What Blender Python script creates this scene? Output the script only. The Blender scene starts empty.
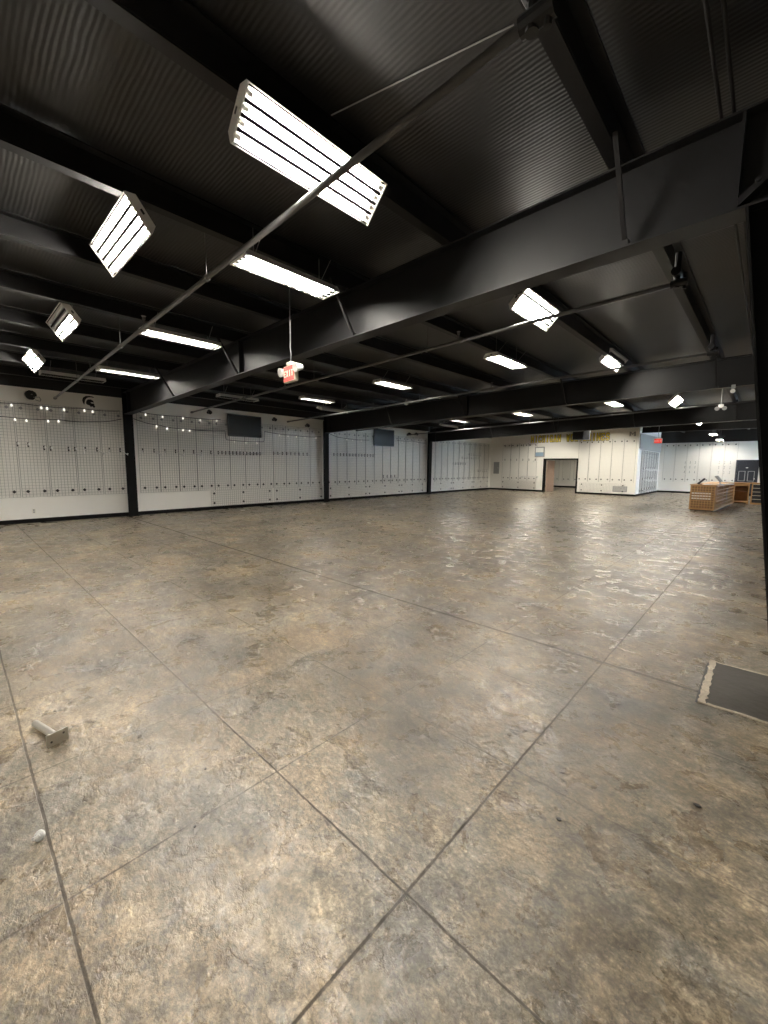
import bpy, bmesh, math, random
from mathutils import Vector, Matrix
random.seed(7)
C = bpy.context.scene.collection
S = bpy.context.scene

# ------------------------------------------------------------------ camera, world, exposure
yaw, pitch, roll, fpx, CAMH = 0.7546626, 0.1141750, 0.0083666, 406.03, 1.6
fwd = Vector((-math.sin(yaw)*math.cos(pitch), math.cos(yaw)*math.cos(pitch), -math.sin(pitch)))
rt = Vector((math.cos(yaw), math.sin(yaw), 0)); up = rt.cross(fwd)
r2 = rt*math.cos(roll) + up*math.sin(roll); u2 = up*math.cos(roll) - rt*math.sin(roll)
cd = bpy.data.cameras.new('camera'); cam = bpy.data.objects.new('camera', cd); C.objects.link(cam)
cam.matrix_world = Matrix(((r2.x, u2.x, -fwd.x, 0), (r2.y, u2.y, -fwd.y, 0), (r2.z, u2.z, -fwd.z, CAMH), (0, 0, 0, 1)))
cd.sensor_fit = 'AUTO'; cd.sensor_width = 36; cd.lens = fpx*36/1024; cd.clip_start = .05; cd.clip_end = 200
S.camera = cam
W = bpy.data.worlds.new('world'); S.world = W; W.use_nodes = True
bgn = W.node_tree.nodes['Background']
bgn.inputs['Color'].default_value = (.56, .77, 1.0, 1); bgn.inputs['Strength'].default_value = 18.0
S.view_settings.view_transform = 'Standard'; S.view_settings.look = 'None'
S.view_settings.exposure = 1.95; S.view_settings.gamma = 1; S.view_settings.use_curve_mapping = False
TUBE_POWER = 50.0
FLOOR_TONE = .158

# ------------------------------------------------------------------ materials
def nmat(name):
    m = bpy.data.materials.new(name); m.use_nodes = True
    return m, m.node_tree, m.node_tree.nodes['Principled BSDF']
def mat(name, col, rough=.5, metal=0, spec=.5, var=.06, scale=6, bump=0, bscale=60, emit=None, estr=0):
    m, t, b = nmat(name); N = t.nodes; L = t.links
    co = N.new('ShaderNodeTexCoord'); no = N.new('ShaderNodeTexNoise')
    no.inputs['Scale'].default_value = scale; no.inputs['Detail'].default_value = 4
    L.new(co.outputs['Object'], no.inputs['Vector'])
    mx = N.new('ShaderNodeMix'); mx.data_type = 'RGBA'
    mx.inputs[6].default_value = (*[c*(1-var) for c in col], 1); mx.inputs[7].default_value = (*[min(1, c*(1+var)) for c in col], 1)
    L.new(no.outputs['Fac'], mx.inputs[0]); L.new(mx.outputs[2], b.inputs['Base Color'])
    b.inputs['Roughness'].default_value = rough; b.inputs['Metallic'].default_value = metal
    b.inputs['Specular IOR Level'].default_value = spec
    if bump:
        n2 = N.new('ShaderNodeTexNoise'); n2.inputs['Scale'].default_value = bscale
        L.new(co.outputs['Object'], n2.inputs['Vector'])
        bp = N.new('ShaderNodeBump'); bp.inputs['Strength'].default_value = bump; bp.inputs['Distance'].default_value = .01
        L.new(n2.outputs['Fac'], bp.inputs['Height']); L.new(bp.outputs['Normal'], b.inputs['Normal'])
    if emit:
        b.inputs['Emission Color'].default_value = (*emit, 1); b.inputs['Emission Strength'].default_value = estr
    return m
M = {}
M['wall'] = mat('wall_paint', (.86, .84, .79), .6, var=.03, scale=1.2)
M['black'] = mat('black_paint', (.012, .0115, .012), .45, var=.15, scale=2.5)
M['beam'] = mat('black_steel_paint', (.0095, .0092, .0098), .5, var=.18, scale=1.5, spec=.35)
M['base'] = mat('black_baseboard_paint', (.0045, .0045, .0045), .6, spec=.15)
M['purlin'] = mat('black_purlin_paint', (.0065, .0062, .0066), .5, var=.18, scale=1.5, spec=.3)
M['pipe'] = mat('black_pipe_paint', (.11, .107, .104), .38, var=.15)
M['grid'] = mat('grid_wire_coating', (.42, .41, .39), .4, .1)
M['railgrey'] = mat('grey_rail_coating', (.34, .33, .315), .5)
M['gridw'] = mat('white_wire_coating', (.75, .75, .72), .4)
M['steel'] = mat('brushed_steel', (.58, .56, .52), .33, .8, var=.1, scale=30)
M['chrome'] = mat('chrome_hook', (.80, .79, .77), .3, .45)
M['clip'] = mat('black_clip', (.03, .03, .03), .5)
M['house'] = mat('white_fixture_paint', (.78, .77, .74), .4)
M['refl'] = mat('reflector_sheet', (.85, .84, .81), .25, .55)
M['tubehi'] = mat('bright_lit_tube', (.9, .9, .9), .3, emit=(1, .945, .82), estr=TUBE_POWER*2)
M['gap_shade'] = mat('painted_gap_shade', (.012, .012, .012), .7, spec=.1)  # near-black colour standing in for the dim gaps between lit tubes
M['tube'] = mat('lit_tube', (.9, .9, .9), .3, emit=(1, .945, .85), estr=TUBE_POWER)
M['tubeoff'] = mat('unlit_tube', (.8, .8, .79), .25)
M['wood'] = mat('oak_wood', (.46, .26, .115), .6, var=.25, scale=9, spec=.2)
M['woodd'] = mat('oak_wood_inner', (.25, .14, .065), .6, spec=.2, var=.22, scale=9)
M['cream'] = mat('cream_panel', (.78, .72, .62), .5)
M['navy'] = mat('dark_door_paint', (.018, .022, .032), .4)
M['dark'] = mat('black_plastic', (.02, .02, .022), .35)
M['screen'] = mat('screen_glass', (.03, .03, .031), .22, spec=.7)
M['grey'] = mat('grey_metal', (.33, .33, .33), .45, .3)
M['dimgrey'] = mat('dim_grey_plastic', (.03, .03, .03), .7, spec=.05)
M['silver'] = mat('silver_sheet', (.46, .445, .42), .4, .35, var=.08, scale=2)
M['red'] = mat('exit_red', (.62, .05, .04), .4, emit=(1, .12, .09), estr=.22)
M['cream_plastic'] = mat('cream_plastic', (.80, .77, .66), .4)
M['maize'] = mat('maize_paint', (.90, .70, .06), .5)
M['outline'] = mat('letter_outline', (.015, .017, .02), .5)
M['print'] = mat('black_emblem_print', (.012, .013, .014), .55)
M['white'] = mat('white_plastic', (.82, .82, .80), .35)
M['paper'] = mat('paper', (.85, .85, .82), .7)
M['bulb'] = mat('frosted_bulb', (.88, .87, .84), .2, emit=(1, .93, .82), estr=.35)
M['hook'] = mat('white_hook_coating', (.86, .85, .83), .35)
M['curtain'] = mat('tan_cloth', (.42, .30, .24), .8, var=.2, scale=14)
M['concrete'] = mat('bare_concrete', (.050, .043, .035), .5, var=.4, scale=4, bump=.7, bscale=14)
M['chip'] = mat('broken_concrete_edge', (.42, .36, .28), .7, var=.3, scale=25, bump=.6, bscale=40)
M['bluesign'] = mat('blue_print', (.25, .36, .48), .5)
M['glass'] = mat('assumed_window_glass', (.9, .95, 1), .02)  # meant for the assumed unseen window
M['glass'].node_tree.nodes['Principled BSDF'].inputs['Transmission Weight'].default_value = 1.0

# stamped, sealed concrete floor
def floor_mat():
    m, t, b = nmat('stamped_floor'); N = t.nodes; L = t.links
    def node(k, **kw):
        n = N.new(k)
        for a, v in kw.items(): setattr(n, a, v)
        return n
    def math_(op, a, b_=None, c=None):
        n = node('ShaderNodeMath', operation=op)
        for i, v in enumerate((a, b_, c)):
            if v is None: continue
            if isinstance(v, (int, float)): n.inputs[i].default_value = v
            else: L.new(v, n.inputs[i])
        return n.outputs[0]
    def noise(scale, detail=6, rough=.6, vec=None, dist=0):
        n = node('ShaderNodeTexNoise'); n.inputs['Scale'].default_value = scale; n.inputs['Detail'].default_value = detail
        n.inputs['Roughness'].default_value = rough; n.inputs['Distortion'].default_value = dist
        L.new(vec or co.outputs['Object'], n.inputs['Vector']); return n.outputs['Fac']
    def ramp(fac, *st):
        r = node('ShaderNodeValToRGB'); e = r.color_ramp.elements
        while len(e) < len(st): e.new(.5)
        for i, (p, c) in enumerate(st):
            e[i].position = p; e[i].color = (*c, 1) if isinstance(c, tuple) else (c, c, c, 1)
        L.new(fac, r.inputs[0]); return r.outputs[0]
    def mix(fac, a, b_, mode='MIX'):
        n = node('ShaderNodeMix', data_type='RGBA', blend_type=mode)
        for i, v in ((0, fac), (6, a), (7, b_)):
            if isinstance(v, (int, float)): n.inputs[i].default_value = v
            elif isinstance(v, tuple): n.inputs[i].default_value = (*v, 1)
            else: L.new(v, n.inputs[i])
        return n.outputs[2]
    co = node('ShaderNodeTexCoord'); sep = node('ShaderNodeSeparateXYZ'); L.new(co.outputs['Object'], sep.inputs[0])
    x, y = sep.outputs[0], sep.outputs[1]
    wob = math_('MULTIPLY', math_('SUBTRACT', noise(3, 3), .5), .012)
    xs = math_('ADD', x, math_('ADD', .86, wob)); ys = math_('ADD', y, math_('ADD', -.167, wob))
    MOD = .885
    dx = math_('PINGPONG', xs, MOD/2); dy = math_('PINGPONG', ys, MOD/2)
    fade = ramp(noise(1.1, 2), (.30, .25), (.62, 1.0))
    inx = math_('LESS_THAN', x, -.8); iny = math_('LESS_THAN', y, 3.2)
    def line(d, w): return math_('MINIMUM', math_('SUBTRACT', 2, math_('MULTIPLY', 2, math_('DIVIDE', d, w))), 1)
    lx = math_('MULTIPLY', math_('MAXIMUM', line(dx, .006), 0), inx); ly = math_('MULTIPLY', math_('MAXIMUM', line(dy, .006), 0), iny)
    fine = math_('MULTIPLY', math_('MAXIMUM', lx, ly), fade)
    cx = math_('MAXIMUM', line(math_('ABSOLUTE', math_('ADD', x, math_('ADD', .86, wob))), .0075), 0)
    cy = math_('MAXIMUM', line(math_('ABSOLUTE', math_('ADD', y, math_('ADD', -3.57, wob))), .022), 0)
    cy2 = math_('MAXIMUM', line(math_('ABSOLUTE', math_('ADD', y, math_('ADD', -1.052, wob))), .006), 0)
    cy3 = math_('MAXIMUM', line(math_('ABSOLUTE', math_('ADD', y, math_('ADD', -.167, wob))), .007), 0)
    joint = math_('MAXIMUM', math_('MAXIMUM', cx, cy), math_('MAXIMUM', fine, math_('MAXIMUM', cy2, cy3)))
    # per-slab tone
    tx = math_('FLOOR', math_('DIVIDE', xs, MOD)); ty = math_('FLOOR', math_('DIVIDE', ys, MOD))
    cb = node('ShaderNodeCombineXYZ'); L.new(tx, cb.inputs[0]); L.new(ty, cb.inputs[1])
    wn = node('ShaderNodeTexWhiteNoise', noise_dimensions='3D'); L.new(cb.outputs[0], wn.inputs['Vector'])
    # colour
    vz = node('ShaderNodeMapping'); vz.inputs['Scale'].default_value = (1.0, 1.35, 1); vz.inputs['Rotation'].default_value = (0, 0, .5)
    L.new(co.outputs['Object'], vz.inputs[0])
    n1 = noise(2.2, 10, .7, dist=.3); n2 = noise(12, 10, .75, dist=.2); n3 = noise(60, 5, .7)
    def vein(sc, w, k):
        v = math_('ABSOLUTE', math_('SUBTRACT', noise(sc, 8, .62, vz.outputs[0]), .5))
        return ramp(v, (0.0, k), (w, 0.0))
    lum = 0
    for f, a in ((noise(.75, 3, .5), 2.0), (noise(2.4, 4, .6), 1.9), (noise(7.5, 5, .62, vz.outputs[0], .3), 2.5), (noise(22, 5, .68, vz.outputs[0]), 2.6), (n3, 2.6)):
        lum = math_('ADD', math_('MULTIPLY', math_('SUBTRACT', f, .5), a), lum)
    lum = math_('MULTIPLY', math_('EXPONENT', lum), FLOOR_TONE)
    tint = ramp(noise(1.5, 6, .65, dist=.4), (.40, (1.0, .885, .70)), (.50, (1.08, .885, .61)), (.62, (1.16, .885, .56)))
    lc = node('ShaderNodeCombineColor'); [L.new(lum, lc.inputs[i]) for i in range(3)]
    base = mix(1.0, tint, lc.outputs[0], 'MULTIPLY')
    base = mix(vein(4.5, .012, .5), base, (.040, .031, .023)); base = mix(vein(13, .022, .45), base, (.045, .035, .026))
    spk = ramp(noise(30, 5, .7, vz.outputs[0]), (.60, 0.0), (.68, .6)); base = mix(spk, base, (.34, .275, .19))
    gouge = ramp(noise(8, 6, .7), (.26, .45), (.33, 0.0)); base = mix(gouge, base, (.05, .04, .03))
    tone = math_('ADD', .88, math_('MULTIPLY', wn.outputs['Value'], .24))
    tc = node('ShaderNodeCombineColor'); [L.new(tone, tc.inputs[i]) for i in range(3)]
    base = mix(1.0, base, tc.outputs[0], 'MULTIPLY')
    base = mix(math_('MULTIPLY', joint, .8), base, (.034, .027, .020))
    L.new(base, b.inputs['Base Color'])
    rg = ramp(noise(4, 6, .65, dist=.5), (.36, .20), (.62, .42)); L.new(math_('ADD', rg, math_('MULTIPLY', joint, .5)), b.inputs['Roughness'])
    b.inputs['Specular IOR Level'].default_value = .65
    # slate-like relief
    hgt = math_('ADD', math_('MULTIPLY', noise(7.5, 8, .66, vz.outputs[0], .3), .9), math_('MULTIPLY', noise(30, 5, .65, vz.outputs[0]), .25))
    hgt = math_('SUBTRACT', hgt, math_('MULTIPLY', vein(5, .03, 1), .12)); hgt = math_('SUBTRACT', hgt, math_('MULTIPLY', joint, .12))
    bp = node('ShaderNodeBump'); bp.inputs['Strength'].default_value = .44; bp.inputs['Distance'].default_value = .018
    L.new(hgt, bp.inputs['Height']); L.new(bp.outputs[0], b.inputs['Normal'])
    return m
M['floor'] = floor_mat()

# ribbed black roof deck: ribs run down the slope (world X)
def deck_mat():
    m, t, b = nmat('black_roof_deck'); N = t.nodes; L = t.links
    co = N.new('ShaderNodeTexCoord'); mp = N.new('ShaderNodeMapping'); mp.inputs['Scale'].default_value = (.35, 1, 1)
    L.new(co.outputs['Object'], mp.inputs[0])
    wv = N.new('ShaderNodeTexWave'); wv.wave_type = 'BANDS'; wv.bands_direction = 'Y'
    wv.inputs['Scale'].default_value = 9; wv.inputs['Distortion'].default_value = 2.5; wv.inputs['Detail'].default_value = 2; wv.inputs['Detail Scale'].default_value = .8
    L.new(mp.outputs[0], wv.inputs['Vector'])
    bp = N.new('ShaderNodeBump'); bp.inputs['Strength'].default_value = .16; bp.inputs['Distance'].default_value = .012
    L.new(wv.outputs['Fac'], bp.inputs['Height']); L.new(bp.outputs[0], b.inputs['Normal'])
    b.inputs['Base Color'].default_value = (.0150, .0144, .0140, 1); b.inputs['Roughness'].default_value = .42
    b.inputs['Specular IOR Level'].default_value = .45
    return m
M['deck'] = deck_mat()

# ------------------------------------------------------------------ mesh helpers
class MB:
    def __init__(s): s.b = bmesh.new()
    def box(s, x0, x1, y0, y1, z0, z1):
        v = [s.b.verts.new((x, y, z)) for x in (x0, x1) for y in (y0, y1) for z in (z0, z1)]
        for f in ((0,1,3,2),(4,6,7,5),(0,4,5,1),(2,3,7,6),(0,2,6,4),(1,5,7,3)): s.b.faces.new([v[i] for i in f])
        return s
    def prism(s, pts, axis, a, b_):
        """closed polygon pts in the plane across axis, extruded a..b_. axis 0: (y,z) 1: (x,z) 2: (x,y)"""
        def P(p, t): return {0: (t, p[0], p[1]), 1: (p[0], t, p[1]), 2: (p[0], p[1], t)}[axis]
        A = [s.b.verts.new(P(p, a)) for p in pts]; B = [s.b.verts.new(P(p, b_)) for p in pts]
        s.b.faces.new(A); s.b.faces.new(B[::-1]); n = len(pts)
        for i in range(n): s.b.faces.new((A[i], A[(i+1) % n], B[(i+1) % n], B[i]))
        return s
    def tube(s, p0, p1, r, n=8, r1=None, cap=True):
        p0, p1 = Vector(p0), Vector(p1); d = (p1-p0).normalized()
        a = d.orthogonal().normalized(); c = d.cross(a); r1 = r if r1 is None else r1
        A = [s.b.verts.new(p0+(a*math.cos(2*math.pi*i/n)+c*math.sin(2*math.pi*i/n))*r) for i in range(n)]
        B = [s.b.verts.new(p1+(a*math.cos(2*math.pi*i/n)+c*math.sin(2*math.pi*i/n))*r1) for i in range(n)]
        for i in range(n): s.b.faces.new((A[i], A[(i+1) % n], B[(i+1) % n], B[i]))
        if cap: s.b.faces.new(A[::-1]); s.b.faces.new(B)
        return s
    def path(s, pts, r, n=6):
        pts = [Vector(p) for p in pts]; rings = []; a = None
        for i, p in enumerate(pts):
            d = (pts[min(i+1, len(pts)-1)]-pts[max(i-1, 0)]).normalized()
            a = d.orthogonal().normalized() if a is None else (a-d*a.dot(d)).normalized()
            c = d.cross(a)
            rings.append([s.b.verts.new(p+(a*math.cos(2*math.pi*k/n)+c*math.sin(2*math.pi*k/n))*r) for k in range(n)])
        for R1, R2 in zip(rings, rings[1:]):
            for k in range(n): s.b.faces.new((R1[k], R1[(k+1) % n], R2[(k+1) % n], R2[k]))
        s.b.faces.new(rings[0][::-1]); s.b.faces.new(rings[-1]); return s
    def sphere(s, c, r, sc=(1,1,1), u=12, v=8):
        m = Matrix.Translation(c) @ Matrix.Diagonal((*sc, 1))
        bmesh.ops.create_uvsphere(s.b, u_segments=u, v_segments=v, radius=r, matrix=m); return s
    def lathe(s, prof, c=(0,0,0), n=16):
        R = [[s.b.verts.new((c[0]+r*math.cos(2*math.pi*k/n), c[1]+r*math.sin(2*math.pi*k/n), c[2]+z)) for k in range(n)] for r, z in prof]
        for A, B in zip(R, R[1:]):
            for k in range(n): s.b.faces.new((A[k], A[(k+1) % n], B[(k+1) % n], B[k]))
        s.b.faces.new(R[0][::-1]); s.b.faces.new(R[-1]); return s
    def build(s, name, m, parent=None, bevel=0, smooth=False, loc=None):
        bmesh.ops.recalc_face_normals(s.b, faces=s.b.faces)
        me = bpy.data.meshes.new(name); s.b.to_mesh(me); s.b.free()
        me.materials.append(M[m] if isinstance(m, str) else m)
        if smooth:
            for p in me.polygons: p.use_smooth = True
        o = bpy.data.objects.new(name, me); C.objects.link(o)
        if parent: o.parent = parent
        if loc: o.location = loc
        if bevel:
            b = o.modifiers.new('bevel', 'BEVEL'); b.width = bevel; b.segments = 2; b.limit_method = 'ANGLE'
        return o
def tag(o, label=None, cat=None, group=None, kind=None):
    if label: o['label'] = label
    if cat: o['category'] = cat
    if group: o['group'] = group
    if kind: o['kind'] = kind
    return o
def thing(name, label, cat, loc=(0,0,0), rot=(0,0,0), group=None):
    o = bpy.data.objects.new(name, None); C.objects.link(o); o.location = loc; o.rotation_euler = rot
    o.empty_display_size = .1
    return tag(o, label, cat, group)
KIDS = {}
def dup(root, label, group=None):
    def cp(o, parent):
        c = o.copy(); C.objects.link(c)
        if parent: c.parent = parent
        for ch in [k for k in o.children]: cp(ch, c)
        return c
    r = cp(root, None); r['label'] = label
    if group: r['group'] = group
    return r
def struct(o): o['kind'] = 'structure'; return o
ORD = ['first','second','third','fourth','fifth','sixth','seventh','eighth','ninth','tenth','eleventh','twelfth','thirteenth','fourteenth','fifteenth','sixteenth','seventeenth','eighteenth','nineteenth','twentieth']

# ------------------------------------------------------------------ room shell
XL, YF, YB, XS = -14.2, 25.95, 32.1, -5.3        # long wall, far wall, alcove back wall, alcove side wall
XR, YN = 8.0, -6.0
def deck_z(x): return 4.09 + .015*x
def pur_z(x): return 3.87 + .015*x
struct(MB().box(XL-.2, XR+.2, YN-.2, 36.2, -.1, 0).build('floor', 'floor'))
struct(MB().prism([(XL-.2, deck_z(XL)), (XR+.2, deck_z(XR)), (XR+.2, deck_z(XR)+.1), (XL-.2, deck_z(XL)+.1)], 1, YN-.2, 36.2).build('ceiling', 'deck'))
struct(MB().box(XL-.2, XL, YN, YF, 0, 3.53).build('wall_left', 'wall'))
struct(MB().box(XL-.2, XL+.03, YN, YF, 3.53, 3.876).build('trim_1', 'black'))           # black eave strip above the white wall
DX0, DX1, DZ = -10.39, -8.46, 2.03                                                     # door opening
def xwall(parts, y0, y1, name, m='wall'):
    b = MB()
    for x0, x1, z0 in parts: b.prism([(x0, z0), (x1, z0), (x1, deck_z(x1)-.001), (x0, deck_z(x0)-.001)], 1, y0, y1)
    return struct(b.build(name, m))
xwall(((XL-.2, DX0, 0), (DX1, XS, 0), (DX0, DX1, DZ)), YF, YF+.2, 'wall_back')
struct(MB().prism([(XS-.2, 0), (XS, 0), (XS, deck_z(XS)-.001), (XS-.2, deck_z(XS-.2)-.001)], 1, YF+.2, YB).build('wall_alcove_side', 'wall'))
xwall(((XS-.2, -1.37, 0), (-.49, XR+.2, 0), (-1.37, -.49, 2.03)), YB, YB+.2, 'wall_alcove_back')
# back bulkhead over the alcove: black band above the white wall
struct(MB().box(XS, XR, YB-.06, YB, 3.19, 3.94).build('trim_2', 'black'))
xwall(((XL-.2, XR+.2, 0),), YN-.2, YN, 'wall_front')
wy0, wy1, wz0, wz1 = 28.2, 31.4, .1, 2.2                                               # unseen window assumed in far end of opposite wall, added to light alcove blue
struct(MB().box(XR, XR+.2, YN, wy0, 0, 4.209).box(XR, XR+.2, wy1, YB, 0, 4.209).box(XR, XR+.2, wy0, wy1, 0, wz0).box(XR, XR+.2, wy0, wy1, wz1, 4.209).build('wall_right', 'wall'))
w1 = MB().box(XR+.06, XR+.14, wy0, wy1, wz0, wz0+.06).box(XR+.06, XR+.14, wy0, wy1, wz1-.06, wz1)
for k in range(5):
    yy = wy0+(wy1-wy0-.06)*k/4; w1.box(XR+.06, XR+.14, yy, yy+.06, wz0+.06, wz1-.06)
w1 = struct(w1.build('assumed_window_1', 'base'))  # frame of the assumed window, out of view, lets sky light into the alcove
# room behind the doorway
xwall(((XL-.2, XS-.2, 0),), 33.2, 33.4, 'wall_backroom')
struct(MB().box(XL-.2, XL, YF+.2, 33.2, 0, 3.874).build('wall_backroom_side', 'wall'))
struct(MB().box(XS-.4, XS-.2, YB+.2, 33.2, 0, 3.99).build('wall_backroom_end', 'wall'))
struct(MB().box(XL, XS-.2, 33.12, 33.2, 0, .12).build('baseboard_backroom', 'base'))
# baseboards
struct(MB().box(XL, XL+.03, YN, YF, 0, .11).build('baseboard_left', 'base'))
struct(MB().box(XL+.03, DX0-.09, YF-.03, YF, 0, .11).box(DX1+.09, XS, YF-.03, YF, 0, .11).build('baseboard_back', 'base'))
struct(MB().box(XS, XS+.03, YF, YB, 0, .11).box(XS+.03, XR, YB-.03, YB, 0, .11).build('baseboard_alcove', 'base'))
# door casing of the doorway
struct(MB().box(DX0-.09, DX0, YF-.03, YF+.2, 0, DZ).box(DX1, DX1+.09, YF-.03, YF+.2, 0, DZ).box(DX0-.09, DX1+.09, YF-.03, YF+.2, DZ, DZ+.09).build('trim_3', 'base'))
# corner trim of the far wall
struct(MB().box(XS-.001, XS+.025, YF-.02, YF+.05, .11, 3.7).build('trim_4', 'white'))
# door leaf standing open inside the doorway
struct(MB().prism([(DX0+.02, YF+.21), (DX0+.06, YF+.21), (DX0+.22, YF+1.08), (DX0+.18, YF+1.085)], 2, .01, 2.0).build('door_1', 'curtain'))
# dark panelled door in the alcove
d2 = struct(MB().box(-1.37, -.49, YB+.03, YB+.08, 0, 2.03).build('door_2', 'navy'))
f = MB()
for x0, x1 in ((-1.44, -1.37), (-.49, -.42)): f.box(x0, x1, YB-.03, YB+.1, 0, 2.03)
f.box(-1.44, -.42, YB-.03, YB+.1, 2.03, 2.1); f.build('door_frame', 'navy', d2)
for a, b_ in ((-1.29, -.98), (-.88, -.57)):
    for z0, z1 in ((.15, .75), (.85, 1.45), (1.55, 1.95)):
        p = MB()
        p.box(a, b_, YB+.015, YB+.03, z0, z0+.03).box(a, b_, YB+.015, YB+.03, z1-.03, z1).box(a, a+.03, YB+.015, YB+.03, z0+.03, z1-.03).box(b_-.03, b_, YB+.015, YB+.03, z0+.03, z1-.03)
        p.build('door_panel', 'grey' if z0 > .8 and z0 < 1 else 'navy', d2)
MB().sphere((-.57, YB-.02, 1.0), .035).tube((-.57, YB-.02, 1), (-.57, YB+.03, 1), .012).build('door_knob', 'steel', d2, smooth=True)
MB().box(-1.0, -.88, YB+.02, YB+.03, 1.62, 1.66).build('door_plate', 'white', d2)

# ------------------------------------------------------------------ steel frames
def rafter(y, bottom, label, brace_x, wall_dx=0):
    r = thing('roof_beam', label, 'beam', (0, y, 0), group=None)
    xs = [p[0] for p in bottom]; x0, x1 = xs[0], xs[-1]
    top = lambda x: pur_z(x) - .002
    web = [(x, z) for x, z in bottom] + [(x1, top(x1)), (x0, top(x0))]
    MB().prism(web, 1, -.006, .006).build('web', 'beam', r)
    fl = [(x, z) for x, z in bottom] + [(x, z-.016) for x, z in reversed(bottom)]
    MB().prism(fl, 1, -.1, .1).build('bottom_flange', 'beam', r)
    MB().prism([(x0, top(x0)-.014), (x1, top(x1)-.014), (x1, top(x1)), (x0, top(x0))], 1, -.1, .1).build('top_flange', 'beam', r)
    def bz(x):
        for (a, za), (b_, zb) in zip(bottom, bottom[1:]):
            if a <= x <= b_: return za+(zb-za)*(x-a)/(b_-a)
        return bottom[-1][1]
    for x in (-13.6, -6.95, -.30):                      # splice and bearing stiffeners
        MB().box(x-.008, x+.008, -.095, .095, bz(x), top(x)-.014).build('stiffener', 'beam', r)
    for x in brace_x:
        for sgn in (-1, 1):
            m = MB()
            m.tube((x+.03, sgn*.42, pur_z(x)+.03), (x+.05, sgn*.07, bz(x)+.02), .022, 4)
            m.box(x+.02, x+.08, min(sgn*.04, sgn*.1), max(sgn*.04, sgn*.1), bz(x)+.001, bz(x)+.035)
            m.build('flange_brace', 'beam', r)
    g = MB().prism([(-.29, bz(-.3)), (.22, bz(.2)+.42), (.22, bz(.2)+.46), (-.29, bz(-.3)+.05)], 1, -.11, .11)
    for k in range(4): g.tube((-.2+.11*k, -.125, bz(-.3)+.12+.09*k), (-.2+.11*k, -.10, bz(-.3)+.12+.09*k), .016, 6)
    g.build('haunch_plate', 'beam', r)
    return r
BX = (-.99, -4.05, -7.11, -10.17)
B1 = [(-13.93, 3.05), (-6.7, 3.2), (-.26, 3.28), (.6, 3.28), (7.9, 3.1)]
B2 = [(-13.93, 2.98), (-8.9, 3.11), (-4.8, 3.2), (-.26, 3.28), (.6, 3.28), (7.9, 3.1)]
B3 = [(-13.93, 2.95), (-6.85, 3.13), (-3.8, 3.19), (-.26, 3.25), (.6, 3.25), (7.9, 3.1)]
B4 = [(-5.2, 3.30), (-.26, 3.28), (.6, 3.28), (7.9, 3.1)]
FR = (3.72, 11.18, 18.62)
rafter(FR[0], B1, 'large black tapered roof beam crossing the middle of the ceiling', BX)
rafter(FR[1], B2, 'black roof beam behind the large near one, lower edge above the two wall screens', BX)
rafter(FR[2], B3, 'black roof beam crossing furthest back, just before the far lettered wall', BX)
r4 = thing('roof_beam', 'short black beam over the blue-lit alcove beside the lettered wall', 'beam', (0, 26.1, 0))
MB().prism([(-5.2, 3.5), (7.9, 3.5), (7.9, pur_z(7.9)-.002), (-5.2, pur_z(-5.2)-.002)], 1, -.006, .006).build('web', 'beam', r4)
MB().box(-5.2, 7.9, -.1, .1, 3.484, 3.5).build('bottom_flange', 'beam', r4)

for i, y in enumerate(FR):
    c = thing('steel_column', 'black steel column against the long white wall, ' + ORD[i] + ' along from the helmet emblem', 'column', (XL, y, 0))
    MB().prism([(.23, 0), (.245, 0), (.27, 3.85), (.255, 3.85)], 1, -.13, .13).build('flange', 'base', c)
    MB().prism([(.035, 0.11), (.23, 0.11), (.255, 3.5), (.035, 3.5)], 1, -.006, .006).build('web', 'base', c)
    MB().box(.04, .30, -.14, .14, 0, .012).build('base_plate', 'base', c)
for i, y in enumerate(FR):
    lab = ('black tapered steel column at the room edge, rising from the dark floor patch',
           'black tapered steel column second in line behind the one on the floor patch',
           'black tapered steel column third in line behind the one on the floor patch')[i]
    c = thing('steel_column', lab, 'column', (0, y, 0))
    MB().prism([(.15, .012), (.165, .012), (-.235, 3.262-.03*(i == 2)), (-.25, 3.262-.03*(i == 2))], 1, -.12, .12).build('flange', 'base', c)
    MB().prism([(.45, .012), (.465, .012), (.555, 3.262-.03*(i == 2)), (.54, 3.262-.03*(i == 2))], 1, -.12, .12).build('flange', 'base', c)
    MB().prism([(.165, .012), (.45, .012), (.54, 3.262-.03*(i == 2)), (-.235, 3.262-.03*(i == 2))], 1, -.006, .006).build('web', 'base', c)
    MB().box(.145, .50, -.14, .14, 0.006, .012).build('base_plate', 'base', c)

# purlins: Z sections along the room on top of the beams
ZK = []
for k in range(-5, 9):
    x = -.99 - 1.53*k; z = pur_z(x); ZK.append(x)
    y1 = YF if x < XS else YB-.06
    m = MB()
    m.box(x-.09, x+.006, YN, y1, z, z+.012).box(x-.003, x+.009, YN, y1, z+.012, z+.195).box(x+.006, x+.08, YN, y1, z+.183, z+.195)
    m.box(x-.09, x-.082, YN, y1, z+.012, z+.03)
    n = 8-k
    lab = 'black roof purlin running along the room, ' + ORD[n] + ' out from the long white wall'
    tag(m.build('roof_purlin', 'purlin'), lab, 'purlin')

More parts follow.
